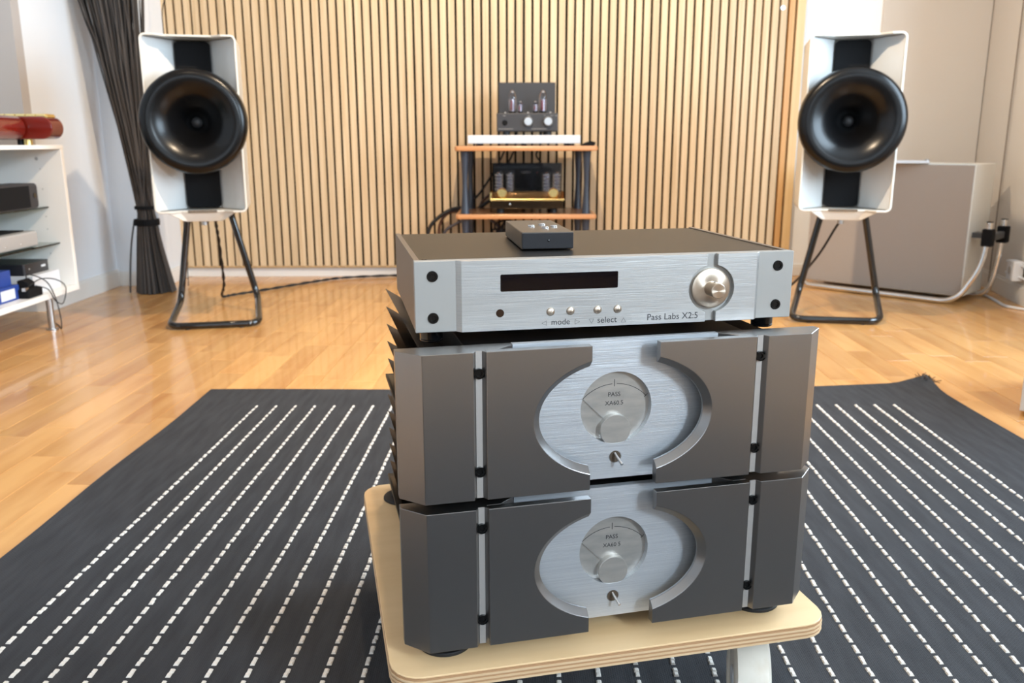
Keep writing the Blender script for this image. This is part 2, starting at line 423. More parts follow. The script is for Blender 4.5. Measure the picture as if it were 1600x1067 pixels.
for i in range(40):
    a = rb.uniform(0, 6.28); r0 = rb.uniform(.004, .028)
    p = Vector((1.072 + rb.uniform(-.018, .018), 2.50 + rb.uniform(-.015, .02), .016))
    mb.tube([p, p + Vector((math.cos(a) * r0, math.sin(a) * r0, rb.uniform(.0, .018)))], .0011, 4)
tag(mb.build('frayed_corner', mat('brown_fray', (70, 52, 40), .9), rug), kind='stuff')

# ------------------------------------------------------------------ plywood dolly
BZ = .164
dol = thing('plywood_dolly', 'birch plywood board on white casters carrying the stacked amplifiers', 'dolly', (.1275, .8600, 0), R(12.8))
TH = .0175; plies = 7
for i in range(plies):
    z1 = BZ - TH * i / plies; z0 = BZ - TH * (i + 1) / plies
    e = .0 if i % 2 == 0 else .0004
    if i == 0: e = .0006
    mb = MB().prism(rrect(-.262 + e, .262 - e, -.0 + e, .545 - e, .035), z0, z1)
    mb.build('ply', ply_a if i == 0 else (ply_c if i % 2 else ply_b), dol, bevel=.0006 if i == 0 else 0, seg=1)
def caster(x, y, a):
    M = Matrix.Translation((x, y, 0)) @ Matrix.Rotation(a, 4, 'Z')
    o = bpy.data.objects.new('caster', None)
    mb = MB().box(-.020, .020, -.02, .02, BZ - TH - .004, BZ - TH)
    ro = mb.build('caster', steel, dol, loc=M.to_translation(), rot=(0, 0, a))
    wz = .0070 + .060
    MB().lathe([(.0, -.0185), (.040, -.0185), (.044, -.0215), (.052, -.0215), (.0575, -.018), (.0595, -.010), (.060, 0), (.0595, .010), (.0575, .018), (.052, .0215), (.044, .0215), (.040, .0185), (0, .0185)], (0, .0, wz), 'x', 48).build('wheel', wheel_m, ro)
    MB().cyl((-.0205, 0, wz), .012, .041, 'x', 20).build('hub', pla_w, ro)
    MB().cyl((0, 0, .124), .016, BZ - TH - .128, 'z', 20).build('stem', pla_w, ro)
caster(.184, .053, R(-22)); caster(-.19, .06, R(10)); caster(.19, .48, R(20)); caster(-.19, .48, R(-15))

# ------------------------------------------------------------------ power amplifiers (local frame: x right, y back, z up from the plate's lower edge)
def ell(a, b, n, sgn):
    """arc of the oval cut from the upper tip to the lower tip, on side sgn"""
    t0 = math.acos(.038 / a) if a > .038 else 0
    return [(sgn * a * math.cos(t0 - 2 * t0 * i / n), .081 + b * math.sin(t0 - 2 * t0 * i / n)) for i in range(n + 1)]
def power_amp(label, pose, txt):
    t = thing('power_amplifier', label, 'amplifier', pose[:3], pose[3], 'stacked power amplifiers')
    Z = .1604; n = 40
    for s in (-1, 1):
        rings = []
        for a, b, y in ((.1012, .0680, 0), (.0935, .0610, .0075), (.0935, .0610, .0105)):
            arc = [(x, z) for x, z in ell(a, b, n, s)]
            poly = [(s * .038, Z), *arc, (s * .038, .0), (s * .151, 0), (s * .151, Z)]
            rings.append([(x, y, z) for x, z in poly])
        mb = MB().loft(rings)
        o = mb.build('front_lip', alu_lip, t, bevel=.0004, seg=1, ang=25)
        tag(o, 'grey aluminium face plate with curved cut towards the centre')
        pl = [(s * .118, .036), (s * .2415, .036), (s * .2415, .0247), (s * .217, 0), (s * .165, 0), (s * .1615, .0065), (s * .1545, .0065), (s * .151, .0012), (s * .1508, .0108), (s * .136, .0108), (s * .118, .027)]
        o = MB().prism(pl, 0, Z).build('side_block', alu_lip, t, bevel=.0004, seg=1, ang=25)
        MB().box(min(s * .1547, s * .1613), max(s * .1547, s * .1613), .0060, .0066, .0004, Z - .0004).build('groove_strip', alu_groove, t)
        for z in (.030, .137):
            b = MB().lathe([(.0052, -.0008), (.0056, -.0022), (.0058, .002)], (s * .158, .0052, z), 'y', 24)
            b.lathe([(.0052, -.0008), (.0032, -.0008), (.0030, .0006), (0, .0006)], (s * .158, .0052, z), 'y', 24)
            b.build('bolt', screw_m, t)
    # centre plate with the round recess
    mb = MB(); cz, r, NN = .0820, .0412, 72
    x0, x1, z0, z1 = -.1175, .1175, 0, Z
    outer, inner = [], []
    angs = sorted(set([2 * math.pi * i / NN for i in range(NN)] + [math.atan2(z - cz, x) % (2 * math.pi) for x in (x0, x1) for z in (z0, z1)]))
    for a in angs:
        c, s_ = math.cos(a), math.sin(a); k = min([v for v in ((x1 / c if c > 1e-9 else 9), (x0 / c if c < -1e-9 else 9), ((z1 - cz) / s_ if s_ > 1e-9 else 9), ((z0 - cz) / s_ if s_ < -1e-9 else 9))])
        outer.append((k * c, cz + k * s_)); inner.append((r * c, cz + r * s_))
    y0 = .0275
    rings = [[(x, .036, z) for x, z in outer], [(x, y0, z) for x, z in outer], [(x, y0, z) for x, z in inner], [(x, .0360, z) for x, z in inner]]
    mb.loft(rings, cap=False)
    mb.build('centre_plate', alu_cen, t)
    d = MB().cyl((0, .0352, cz), r + .0005, .004, 'y', 64, sm=False).build('meter_dial', dial_m, t)
    MB().lathe([(0, .0278), (.0172, .0278), (.0178, .0284), (.0178, .036)], (0, 0, .0558), 'y', 48).build('meter_hub', dial_m, t)
    MB().tube([(-.0125, .0335, .0682), (-.0365, .0335, .0925)], .00035, 6).build('needle', steel, t)
    # printed scale
    mb = MB(); yb = .0350
    def arcband(a0, a1, r0, r1, k=14):
        p = [(rr_ * math.sin(R(a0 + (a1 - a0) * i / k)), .056 + rr_ * math.cos(R(a0 + (a1 - a0) * i / k))) for rr_, seq in ((r0, range(k + 1)), (r1, range(k, -1, -1))) for i in seq]
        mb.prism(p, yb, yb + .0004, 'y')
    arcband(-46, -3, .0512, .0518); arcband(3, 47, .0512, .0518)
    mb.box(-.00035, .00035, yb, yb + .0004, .1045, .1125)
    mb.prism([(.0352, .0900), (.0390, .0938), (.0394, .0934), (.0356, .0896)], yb, yb + .0004, 'y')
    mb.build('dial_scale', ink, t)
    text('PASS', 'lettering', .0142, (0, .0351, .0930), t, ink)
    text(txt, 'lettering', .0212, (0, .0351, .0830), t, ink)
    # power toggle; its hole is a flat disc coloured as shade
    MB().lathe([(.0072, -.0002), (.0068, .0003), (.0055, .0004)], (0, .0273, .0253), 'y', 28).build('switch_hole_rim', steel, t)
    MB().cyl((0, .0271, .0253), .0066, .0012, 'y', 28).build('switch_hole_disc', mat('switch_hole_shade', (96, 84, 72), .5, metal=.6), t)
    mb = MB().tube([(-.001, .026, .0300), (.0002, .022, .0268), (.0035, .0135, .0205)], .0015, 8, radii=[.0013, .0015, .0019])
    mb.build('toggle_switch', chrome, t)
    # chassis, fins, feet
    MB().box(-.165, .165, .036, .533, .004, .1548).build('chassis', black_paint, t, bevel=.001, seg=1)
    mb = MB()
    for x in (-.10, -.05, 0, .05, .10): mb.box(x - .012, x + .012, .12, .46, .1548, .1556)
    mb.build('vent_rib', black_paint, t)
    MB().box(-.212, .212, .04, .52, -.001, .004).build('bottom_pan', black_paint, t)
    for s in (-1, 1):
        for k in range(6):
            zt = .1465 - k * .0278
            tip = (s * .2095, zt); root = (s * .163, zt - .040)
            pl = [(tip[0], tip[1]), (s * .188, zt - .0215), (root[0], root[1] - .001), (root[0], root[1] + .006), (s * .186, zt - .0150)]
            if root[1] < .002: pl = [(tip[0], tip[1]), (s * .190, zt - .0200), (s * .176, max(.004, zt - .033)), (root[0], .0045), (root[0], .012), (s * .188, zt - .0140)]
            if k == 5: pl = [(tip[0], tip[1]), (s * .197, .0046), (s * .188, .0046), (s * .199, .0065)]
            MB().prism(pl, .050, .500, 'y').build('heatsink_fin', black_fin, t)
    fx = .193 if pose[4] < -.016 else .15
    for x, y in ((-fx, .05), (fx, .05), (-fx, .47), (fx, .47)):
        MB().lathe([(0, .0), (.030, 0), (.031, .001), (.031, .0035), (.030, .0045), (.019, .0050), (.018, -pose[4] - .001), (0, -pose[4] - .001)], (x, y, pose[4]), 'z', 36).build('foot', black_rub, t)
    return t
# amp feet: lower one on the dolly, upper one on the lower amp's lid
power_amp('lower of the two grey power amplifiers, standing on the plywood board', (.1224, .8732, .72 - .5361, .2364, -.0199), 'XA60 5')
power_amp('upper grey power amplifier, sandwiched between its twin and the slim silver preamplifier', (.1212, .8775, .72 - .3673, .2306, -.0140 + .000), 'XA60.5')

# ------------------------------------------------------------------ preamplifier
pz = .72 - .1973
pre = thing('preamplifier', 'slim silver preamplifier with black display on top of the stack', 'preamplifier', (.1098, .9298, pz), .1986)
PH = .0765
bp_ = MB().box(-.216, .216, .001, .012, 0, PH).build('front_plate', alu_pre_side, pre, bevel=.0006, seg=1)
def bite(x0, s):
    """circular bite around the knob seen from side s"""
    c, r = .1150, .0268; zc = .0375
    a0 = math.asin(.0062 / r)
    pts = []
    for i in range(25):
        a = a0 + (math.pi - 2 * a0) * i / 24
        pts.append((c + s * r * math.sin(a), zc + r * math.cos(a)))
    return pts
for s, xe, xi in ((-1, -.1672, .1088), (1, .1682, .1212)):
    rings = []
    for y, ex in ((-.0050, 0), (.0012, .0055)):
        poly = [(xi, PH), *bite(0, s), (xi, 0), (xe + s * ex, 0), (xe + s * ex, PH)]
        rings.append([(x, y, z) for x, z in poly])
    MB().loft(rings).build('face_panel', alu_pre, pre, bevel=.0003, seg=1, ang=25)
MB().lathe([(0, -.0046), (.0205, -.0046), (.0225, -.0036), (.0225, .0012)], (.1150, 0, .0375), 'y', 56).build('knob_flange', alu_knob, pre)
kn = MB().lathe([(0, -.0238), (.0078, -.0238), (.0085, -.0230), (.0085, -.0046)], (.1150, 0, .0375), 'y', 40).build('volume_knob', alu_knob, pre)
MB().cyl((.1150, -.012, .0460), .0013, .0004, 'z', 10).build('set_screw', screw_m, kn)
MB().prism(rrect(-.1254, .0050, .0425, .0608, .0014, 4), -.0053, .0005, 'y').build('display_window', glass_blk, pre)
MB().cyl((-.1260, -.0052, .0192), .0044, .004, 'y', 28).build('infrared_eye', mat('ir_plastic', (34, 22, 22), .15), pre)
for x in (-.0703, -.0480, -.0174, .0054):
    MB().lathe([(0, -.0072), (.0030, -.0070), (.0043, -.0062), (.0046, -.0050), (.0046, -.004)], (x, 0, .0188), 'y', 28).build('push_button', alu_knob, pre)
text('mode', 'lettering', .0205, (-.0590, -.00500, .0040), pre, ink)
text('select', 'lettering', .0222, (-.0062, -.00500, .0040), pre, ink)
text('Pass Labs X2:5', 'lettering', .0595, (.0700, -.00500, .0046), pre, ink)
def tri(pts):
    mb = MB(); c = Vector(((pts[0][0] + pts[1][0] + pts[2][0]) / 3, (pts[0][1] + pts[1][1] + pts[2][1]) / 3))
    for a, b in zip(pts, pts[1:] + pts[:1]):
        a, b = Vector(a), Vector(b); ai, bi = a + (c - a) * .16, b + (c - b) * .16
        mb.prism([tuple(a), tuple(b), tuple(bi), tuple(ai)], -.00515, -.0050, 'y')
    mb.build('arrow_mark', ink, pre)
tri([(-.0803, .0062), (-.0747, .0089), (-.0747, .0035)]); tri([(-.0373, .0062), (-.0430, .0089), (-.0430, .0035)])
tri([(-.0270, .0088), (-.0212, .0088), (-.0241, .0036)]); tri([(.0097, .0036), (.0155, .0036), (.0126, .0088)])
for x in (-.197, .197):
    for z in (.0155, .0602):
        b = MB().lathe([(.0060, .0008), (.0056, -.0006), (.0034, -.0006), (.0030, .0007), (0, .0007)], (x, 0, z), 'y', 28)
        b.build('bolt', screw_m, pre)
for s in (-1, 1):
    a, b = sorted((s * .2155, s * .2092)); MB().box(a, b, .012, .290, 0, PH).build('side_panel', alu_side, pre, bevel=.0004, seg=1)
MB().box(-.2092, .2092, .012, .288, .002, PH - .0012).build('top_cover', black_top, pre)
for x, y in ((-.1966, .030), (.1966, .030), (-.1966, .255), (.1966, .255)):
    ft = MB().lathe([(0, -.0154), (.0105, -.0154), (.0125, -.0140), (.0125, -.0128), (.0118, -.0124), (.0125, -.0118), (.0128, 0), (0, 0)], (x, y, 0), 'z', 32).build('foot', black_gloss, pre)
for x in (-.203, .203):
    MB().cyl((x, .022, PH - .0012), .003, .0006, 'z', 12).build('lid_screw', screw_m, pre)

# remote control on the preamp
rem = thing('remote_control', 'dark metal remote control with four silver buttons on the silver preamplifier lid', 'remote control', (.0415, .990, pz + PH + .0002), R(7.3))
MB().box(-.0305, .0305, .0012, .155, 0, .0198).build('body', mat('remote_metal', (92, 82, 72), .42, metal=.5), rem, bevel=.0012)
MB().box(-.0298, .0300, -.0004, .0016, .0008, .0190).build('end_cap', mat('remote_end', (30, 30, 34), .35), rem, bevel=.0005)
MB().lathe([(0, -.0016), (.0012, -.0013), (.0018, -.0004)], (.0010, 0, .0103), 'y', 16).build('infrared_emitter', black_gloss, rem)
for x, y in ((.010 - .0195, .066), (.0065, .0835), (.0042, .044), (.0170, .058)):
    MB().lathe([(.0042, .0195), (.0042, .0218), (.0036, .0224), (0, .0224)], (x, y, 0), 'z', 20).build('button', chrome, rem)

# ------------------------------------------------------------------ horn loudspeakers
def horn_speaker(label, cx, cyy, yaw, pts):
    t = thing('horn_loudspeaker', label, 'loudspeaker', (cx, cyy, 0), yaw, 'horn loudspeakers')
    Mi = (Matrix.Translation((cx, cyy, 0)) @ Matrix.Rotation(yaw, 4, 'Z')).inverted()
    Lc = lambda p: tuple(Mi @ Vector(p))
    W, z0, z1, D = .172, .452, 1.118, .26
    notch = lambda f: [(-W, f), (-.118, f), (-.082, f + .035), (.082, f + .035), (.118, f), (W, f), (W, D), (-W, D)]
    def ring(inset, rc, front):
        x_, a_, b_ = W - inset, z0 + inset, z1 - inset; xs = (-.118, -.082, .082, .118)
        out = []
        for (cx2, cz2, aa) in ((x_ - rc, a_ + rc, -90), (x_ - rc, b_ - rc, 0), (-x_ + rc, b_ - rc, 90), (-x_ + rc, a_ + rc, 180)):
            for i in range(9):
                g = R(aa + 90 * i / 8); out.append((cx2 + rc * math.cos(g), cz2 + rc * math.sin(g)))
            if aa == 0: out += [(x, b_) for x in reversed(xs)]
            if aa == 180: out += [(x, a_) for x in xs]
        yf = lambda x: -.015 + (0 if abs(x) >= .118 else (.035 if abs(x) <= .0821 else .035 * (.118 - abs(x)) / .036))
        return [(x, yf(x) if front else D, z) for x, z in out]
    MB().loft([ring(0, .022, False), ring(0, .022, True), ring(.0075, .015, True), ring(.0075, .015, False), ring(0, .022, False)], cap=False).build('shell', shell_w, t, bevel=.0015, seg=1, ang=40)
    W0 = W; 
    # deeper lower lip with its slot
    mb = MB().loft([[(-.125, -.010, z0), (-.082, .024, z0), (.082, .024, z0), (.125, -.010, z0), (.125, .20, z0), (-.125, .20, z0)],
                    [(-.075, .034, z0 - .034), (-.06, .040, z0 - .036), (.06, .040, z0 - .036), (.075, .034, z0 - .034), (.075, .20, z0 - .034), (-.075, .20, z0 - .034)]])
    mb.build('lower_lip', shell_w, t, bevel=.002)
    MB().prism(rrect(-.055, .055, z0 - .001, z0 + .008, .004), .0185, .0215, 'y').build('lip_slot', chrome, t)
    for s in (-1, 1):
        pl = [(s * (W - .007), -.002), (s * .066, .135), (s * .066, .150), (s * (W - .006), .150)]
        MB().prism(pl, z0 + .010, z1 - .010).build('inner_wing', shell_in, t)
    MB().box(-W + .006, W - .006, .150, D - .002, z0 + .010, z1 - .010).build('rear_box', shell_w, t)
    MB().prism(rrect(-.066, .066, z0 + .012, z1 - .013, .016), .120, .150, 'y').build('baffle', black_matte, t)
    # horn: throat, flare, rolled rim, back of the flare
    hz = .798; RR = .1975; prof = [(0, .081), (.010, .082), (.018, .086)]; yy = .086
    keys = [(.10, 64), (.30, 60), (.45, 53), (.60, 38), (.72, 22), (.84, 0), (.92, -30), (.97, -58), (1.0, -84)]
    for i in range(61):
        u = .10 + .90 * (i / 60) ** .92
        for (a, p), (b, q) in zip(keys, keys[1:]):
            if a <= u <= b + 1e-9: ph = p + (q - p) * (u - a) / (b - a)
        if i: yy -= math.tan(R(ph)) * (u * RR - prof[-1][0]) * .92
        if i % 2 == 0: prof.append((u * RR, yy))
        else: prof.append((u * RR, yy))
    re, ye = prof[-1]
    prof += [(re - .004, ye + .008), (re - .02, ye + .010), (.120, ye + .03), (.075, max(ye + .05, .06)), (.05, .12)]
    MB().lathe(prof, (0, 0, hz), 'y', 72).build('horn', black_satin, t)
    MB().lathe([(0, .072), (.009, .073), (.017, .079), (.021, .086)], (0, 0, hz), 'y', 32).build('throat_plug', mat('throat_grey', (48, 48, 50), .5), t)
    # sled stand: one bent tube
    FL, BL, TL, FR, BR, TR = [Lc(p) for p in pts]
    up = lambda p: (p[0], p[1], p[2] + .03)
    path = corner_path([up(TL), TL, BL, FL, FR, BR, TR, up(TR)], .05)
    MB().tube(path, .0138, 14).build('stand', black_gloss, t)
    for k in (.2, .8):
        x = FL[0] + (FR[0] - FL[0]) * k; y = FL[1] + (FR[1] - FL[1]) * k
        MB().cyl((x, y, 0), .011, .004, 'z', 14).build('glide', black_rub, t)
    MB().cyl((.0, .06, z0 - .052), .012, .018, 'z', 16).build('terminal', steel, t)
    return t
horn_speaker('horn loudspeaker beside the black willow bundle, left of the equipment rack', -1.216, 3.395, R(14),
             [(-1.35, 3.305, .0145), (-1.411, 3.60, .062), (-1.352, 3.60, .417), (-1.017, 3.376, .0145), (-1.106, 3.68, .068), (-1.187, 3.66, .416)])
horn_speaker('horn loudspeaker standing in front of the white cabinet on the right', 1.303, 3.395, R(-14),
             [(1.144, 3.445, .0145), (1.245, 3.68, .080), (1.309, 3.66, .412), (1.484, 3.378, .0145), (1.551, 3.60, .083), (1.475, 3.60, .414)])
def twisted(name, label, pts, r=.004, cat='cable'):
    P = smooth_path(pts, 14); mb = MB()
    for ph in (0, math.pi):
        q = []
        for i, p in enumerate(P):
            t = (P[min(i + 1, len(P) - 1)] - P[max(0, i - 1)]).normalized(); a = t.cross(Vector((0, .3, 1))).normalized(); b = a.cross(t)
            an = i * .75 + ph; q.append(p + r * .8 * (math.cos(an) * a + math.sin(an) * b))
        mb.tube(q, r, 6)
    return tag(mb.build(name, black_rub), label, cat)
twisted('speaker_cable', 'black twisted cable dropping from the left loudspeaker and running along the slatted wall',
        [(-1.245, 3.62, .41), (-1.27, 3.72, .30), (-1.31, 3.86, .10), (-1.37, 4.00, .016), (-1.34, 4.06, .010), (-1.22, 4.22, .009), (-1.05, 4.45, .009), (-.9, 4.60, .009), (-.6, 4.672, .010), (-.3, 4.66, .010), (-.1, 4.63, .010)])
tag(MB().tube(smooth_path([(1.38, 3.60, .415), (1.375, 3.66, .36), (1.33, 3.74, .22), (1.26, 3.90, .06), (1.15, 4.02, .009), (1.0, 4.3, .009), (.7, 4.6, .009)], 8), .005, 8).build('speaker_cable', black_rub),
    'black cable hanging from the right loudspeaker down to the floor', 'cable')

# ------------------------------------------------------------------ equipment rack by the wall
rack = thing('equipment_rack', 'equipment rack with cherry edged shelves and dark turned posts against the slatted wall', 'rack', (.07, 4.15, 0))
for z, nm in ((.704, 'shelf'), (.383, 'shelf'), (.06, 'shelf')):
    pl = rrect(-.341, .339, 0, .43, .02)
    s = MB().prism(pl, z - .024, z - .001).build(nm, cherry, rack, bevel=.006)
    MB().prism(rrect(-.325, .323, .015, .42, .015), z - .001, z).build('shelf_top', walnut, s)
for x, y in ((-.296, .05), (.290, .05), (-.285, .385), (.275, .385)):
    for z0, z1 in ((.060, .359), (.383, .680)):
        prof = [(.0, 0)] + [(.0125 + .009 * (abs(2 * u - 1) ** 1.6), u * (z1 - z0)) for u in [i / 14 for i in range(15)]] + [(0, z1 - z0)]
        MB().lathe(prof, (x, y, z0), 'z', 20).build('post', post_m, rack)
    MB().cyl((x, y, 0), .018, .036, 'z', 18).build('foot', black_rub, rack)
# white component on the top shelf
wc = thing('white_component', 'flat white slab shaped component on the top rack shelf under the small tube amplifier', 'hi-fi component', (.06, 4.20, .704))
MB().box(-.270, .268, 0, .33, .010, .049).build('body', mat('component_white', (196, 199, 204), .4), wc, bevel=.003)
for x in (-.22, 0, .22):
    for y in (.04, .29): MB().cyl((x, y, 0), .014, .010, 'z', 14, r2=.010).build('foot', black_rub, wc)
tag(MB().prism([(.02, 0), (.08, 0), (.085, .016), (.06, .022), (.03, .012)], .04, .08, 'y').build('black_gadget', black_matte, bevel=.002), 'tiny black gadget on the right end of the top rack shelf', 'gadget').location = (.317, 4.16, .704)

ta = thing('tube_amplifier', 'small black tube amplifier with two silver knobs on the white component', 'amplifier', (.075, 4.22, .753))
MB().box(-.146, .146, 0, .24, .018, .103).build('chassis', amp_blk, ta, bevel=.004)
MB().box(-.139, .141, .16, .24, .103, .253).build('transformer_cover', amp_blk, ta, bevel=.002)
for x in (.004, .099):
    MB().lathe([(0, -.024), (.018, -.024), (.0205, -.021), (.0205, -.004), (.023, 0)], (x, 0, .064), 'y', 28).build('knob', steel, ta)
MB().lathe([(0, -.006), (.011, -.006), (.013, 0)], (-.107, 0, .058), 'y', 22).build('headphone_jack', black_matte, ta)
for x in (-.105, .003, .110): MB().lathe([(0, .109), (.004, .107), (.005, .103)], (x, .012, 0), 'z', 12).build('lid_bolt', steel, ta)
mb = MB()
for x, w_ in ((-.117, .014), (.002, .012), (.08, .006), (.110, .012), (.132, .012)): mb.box(x, x + w_, -.0004, 0, .089, .092)
for x, w_ in ((-.138, .07), (.02, .075)): mb.box(x, x + w_, -.0004, 0, .028, .031)
mb.build('front_marking', mat('grey_print', (120, 118, 116), .6), ta)
for x in (-.10, .10):
    for y in (.03, .21): MB().cyl((x, y, 0), .018, .018, 'z', 18).build('foot', black_rub, ta)
for x, y, r, h in ((-.071, .08, .0185, .112), (.077, .08, .0185, .112), (-.033, .055, .0125, .060), (.040, .055, .0125, .060)):
    g = MB().lathe([(r * .8, .108), (r, .116), (r, .103 + h * .62), (r * .8, .103 + h * .82), (r * .45, .103 + h * .97), (0, .103 + h)], (x, y, 0), 'z', 20).build('tube', tube_glass, ta)
    MB().cyl((x, y, .103), r * .8, .010, 'z', 18).build('tube_socket', black_matte, g)
    MB().cyl((x, y, .113), r * .6, h * .50, 'z', 14).build('tube_anode', getter, g)
    MB().box(x - r * .42, x - r * .02, y - r * .68, y - r * .61, .118, .103 + h * .55).build('tube_print', red_print, g)
    MB().lathe([(r * .42, .103 + h * .86), (r * .25, .103 + h * .93), (0, .103 + h * .95)], (x, y, 0), 'z', 14).build('getter', chrome, g)

tb = thing('tube_amplifier', 'tube amplifier with gold deck and clear tube cage on the lower rack shelf', 'amplifier', (.075, 4.215, .383))
for x in (-.13, .13):
    for y in (.04, .24): MB().cyl((x, y, 0), .018, .022, 'z', 18).build('foot', black_rub, tb)
MB().box(-.176, .176, .0, .30, .022, .062).build('chassis', mat('dark_mirror', (70, 58, 46), .12, metal=.8), tb, bevel=.002)
MB().prism([(-.0, .062), (.0, .068), (.05, .100), (.30, .100), (.30, .062)], -.180, .180, 'x').build('sloped_deck', gold_wood, tb)
MB().box(-.181, .181, -.003, .002, .060, .069).build('gold_edge', gold, tb, bevel=.001)
MB().box(-.181, -.172, -.002, .05, .066, .100).build('gold_cheek', gold, tb)
for x in (-.122, .126):
    MB().lathe([(0, -.020), (.020, -.020), (.024, -.015), (.024, .01)], (x, .012, .097), 'y', 30).build('knob', gold, tb)
cg = MB()
for a in ((-.170, -.167, .05, .29), (.167, .170, .05, .29)): cg.box(a[0], a[1], a[2], a[3], .100, .236)
cg.box(-.170, .170, .05, .053, .100, .236)
cg.build('tube_cage', acryl, tb)
MB().box(-.168, .168, .16, .288, .100, .234).build('transformer_cover', mat('piano_black', (14, 14, 20), .15, coat=.5), tb, bevel=.002)
MB().box(-.170, .170, .05, .29, .236, .239).build('cage_lid', black_gloss, tb)
text('Copland', 'nameplate_text', .05, (.0, .159, .190), tb, mat('dim_print', (96, 92, 88), .5)) if False else None
MB().box(-.028, .022, .1588, .160, .186, .198).build('name_badge', mat('dim_badge', (62, 58, 58), .5), tb)
MB().box(.050, .056, .1588, .160, .188, .192).build('status_light', red_print, tb)
MB().lathe([(0, -.003), (.004, -.0025), (.006, 0)], (-.083, 0, .043), 'y', 14).build('small_knob', chrome, tb)
for x in (-.137, -.083, .096, .147):
    g = MB()
    g.cyl((x, .09, .104), .019, .084, 'z', 20)
    g = g.build('tube', tube_glass, tb)
    MB().cyl((x, .09, .102), .010, .078, 'z', 14).build('tube_anode', getter, g)
    mb = MB()
    for k in range(5):
        z = .112 + k * .017; mb.lathe([(.0195, z - .003), (.0215, z - .002), (.0215, z + .002), (.0195, z + .003)], (x, .09, 0), 'z', 18)
    mb.build('guard_ring', chrome, g)
    MB().lathe([(.012, .186), (.008, .194), (0, .196)], (x, .09, 0), 'z', 14).build('getter', chrome, g)

def cable(label, pts, r=.007, m=black_rub, grp=None):
    return tag(MB().tube(smooth_path(pts, 6), r, 7).build('cable', m), label, 'cable', grp)
cable('thick black cable arching left from the rack down to the floor', [(-.55, 4.55, .008), (-.47, 4.56, .12), (-.441, 4.57, .265), (-.40, 4.57, .322), (-.332, 4.58, .368), (-.265, 4.60, .380), (-.19, 4.60, .372), (-.10, 4.60, .43), (-.02, 4.60, .45)], .010)
cable('brown cable looping beside the left rack post behind the preamplifier', [(-.40, 4.60, .008), (-.39, 4.60, .20), (-.385, 4.60, .29), (-.34, 4.61, .352), (-.26, 4.61, .360), (-.19, 4.62, .345), (-.15, 4.62, .42), (-.05, 4.62, .50)], .008, mat('brown_cable', (84, 52, 36), .5))
cable('grey cable rising to the underside of the lower rack shelf', [(-.38, 4.53, .008), (-.36, 4.52, .24), (-.29, 4.52, .305), (-.20, 4.53, .335), (-.12, 4.53, .33), (-.05, 4.53, .25), (-.05, 4.56, .10), (-.05, 4.57, .068)], .008, mat('grey_cable', (70, 68, 76), .5))
cable('black cable crossing behind the left rack post up to the gold tube amplifier', [(-.25, 4.64, .375), (-.205, 4.62, .42), (-.16, 4.62, .47), (-.10, 4.61, .56)], .006)
for x, wh in ((-.05, 'leftmost'), (.0, 'middle'), (.13, 'rightmost')):
    cable(wh + ' thin black cable hanging between the top rack shelf and gold tube amplifier', [(x + .03, 4.62, .80), (x + .02, 4.63, .70), (x, 4.62, .65), (x + (-.03 if x < .1 else .05), 4.61, .58), (x, 4.60, .50)], .005, grp='cables between the two tube amplifiers')
mb = MB(); r3 = random.Random(4)
for i in range(9):
    mb.tube(smooth_path([(-.14 + r3.uniform(0, .3), 4.42 + r3.uniform(0, .1), .075 + r3.uniform(0, .1)), (-.05 + r3.uniform(-.1, .1), 4.5, .15 + r3.uniform(0, .15)), (.0 + r3.uniform(-.12, .12), 4.5, .22 + r3.uniform(0, .10)), (r3.uniform(-.15, .1), 4.44, .08)], 5), .006, 6)
tag(mb.build('cable_tangle', black_rub), 'tangle of black cables under the lower rack shelf', 'cables', kind='stuff')
pdv = thing('power_strip_box', 'dark power box among cables on the bottom rack shelf', 'power box', (0, 4.40, .060))
MB().box(-.12, .08, 0, .12, 0, .10).build('body', mat('brown_box', (60, 50, 48), .5), pdv, bevel=.004)
MB().box(-.10, .06, -.003, 0, .03, .08).build('face', black_matte, pdv)

# ------------------------------------------------------------------ willow bundle in the left corner
wb = thing('willow_bundle', 'tall bundle of black willow sticks tied near the foot beside the left loudspeaker', 'stick bundle', (-1.765, 4.20, 0))
r2 = random.Random(21)
for i in range(190):
    a = r2.uniform(0, 2 * math.pi); q = math.sqrt(r2.uniform(0, 1))
    c, s = math.cos(a) * q, math.sin(a) * q
    b = a + r2.gauss(0, .5); qt = min(1, q + r2.uniform(-.25, .25)); ct, st = math.cos(b) * qt, math.sin(b) * qt
    wob = lambda k: r2.uniform(-k, k)
    pts = [(.004 + c * .092, s * .09, .003), (-.008 + c * .060, s * .055, .22), (-.010 + c * .044, s * .042, .35), (-.014 + c * .038, s * .038, .42),
           (-.030 + ct * .055 + wob(.008), st * .05, .70), (-.052 + ct * .095 + wob(.012), st * .08, 1.05), (-.078 + ct * .150 + wob(.016), st * .10, 1.40), (-.115 + ct * .21 + wob(.03), st * .12, 1.85 + wob(.2))]
    pts = [(max(x, -.262), y, z) for x, y, z in pts]
    MB().tube(smooth_path(pts, 3), .004, 5, radii=[.0052 - .0026 * k / 21 for k in range(22)]).build('stick', willow, wb)
for z, rr_, h in ((.415, .046, .016), (.345, .056, .030)):
    MB().lathe([(rr_ - .004, -h / 2), (rr_ + .003, -h / 2), (rr_ + .005, 0), (rr_ + .003, h / 2), (rr_ - .004, h / 2)], (-.013, 0, z), 'z', 24).build('binding', black_matte, wb)
tag(MB().tube(smooth_path([(-1.875, 4.16, .004), (-1.868, 4.17, .12), (-1.855, 4.18, .24), (-1.835, 4.19, .35)], 5), .004, 6).build('loose_stick', willow), 'single loose black stick leaning beside the willow bundle', 'stick')
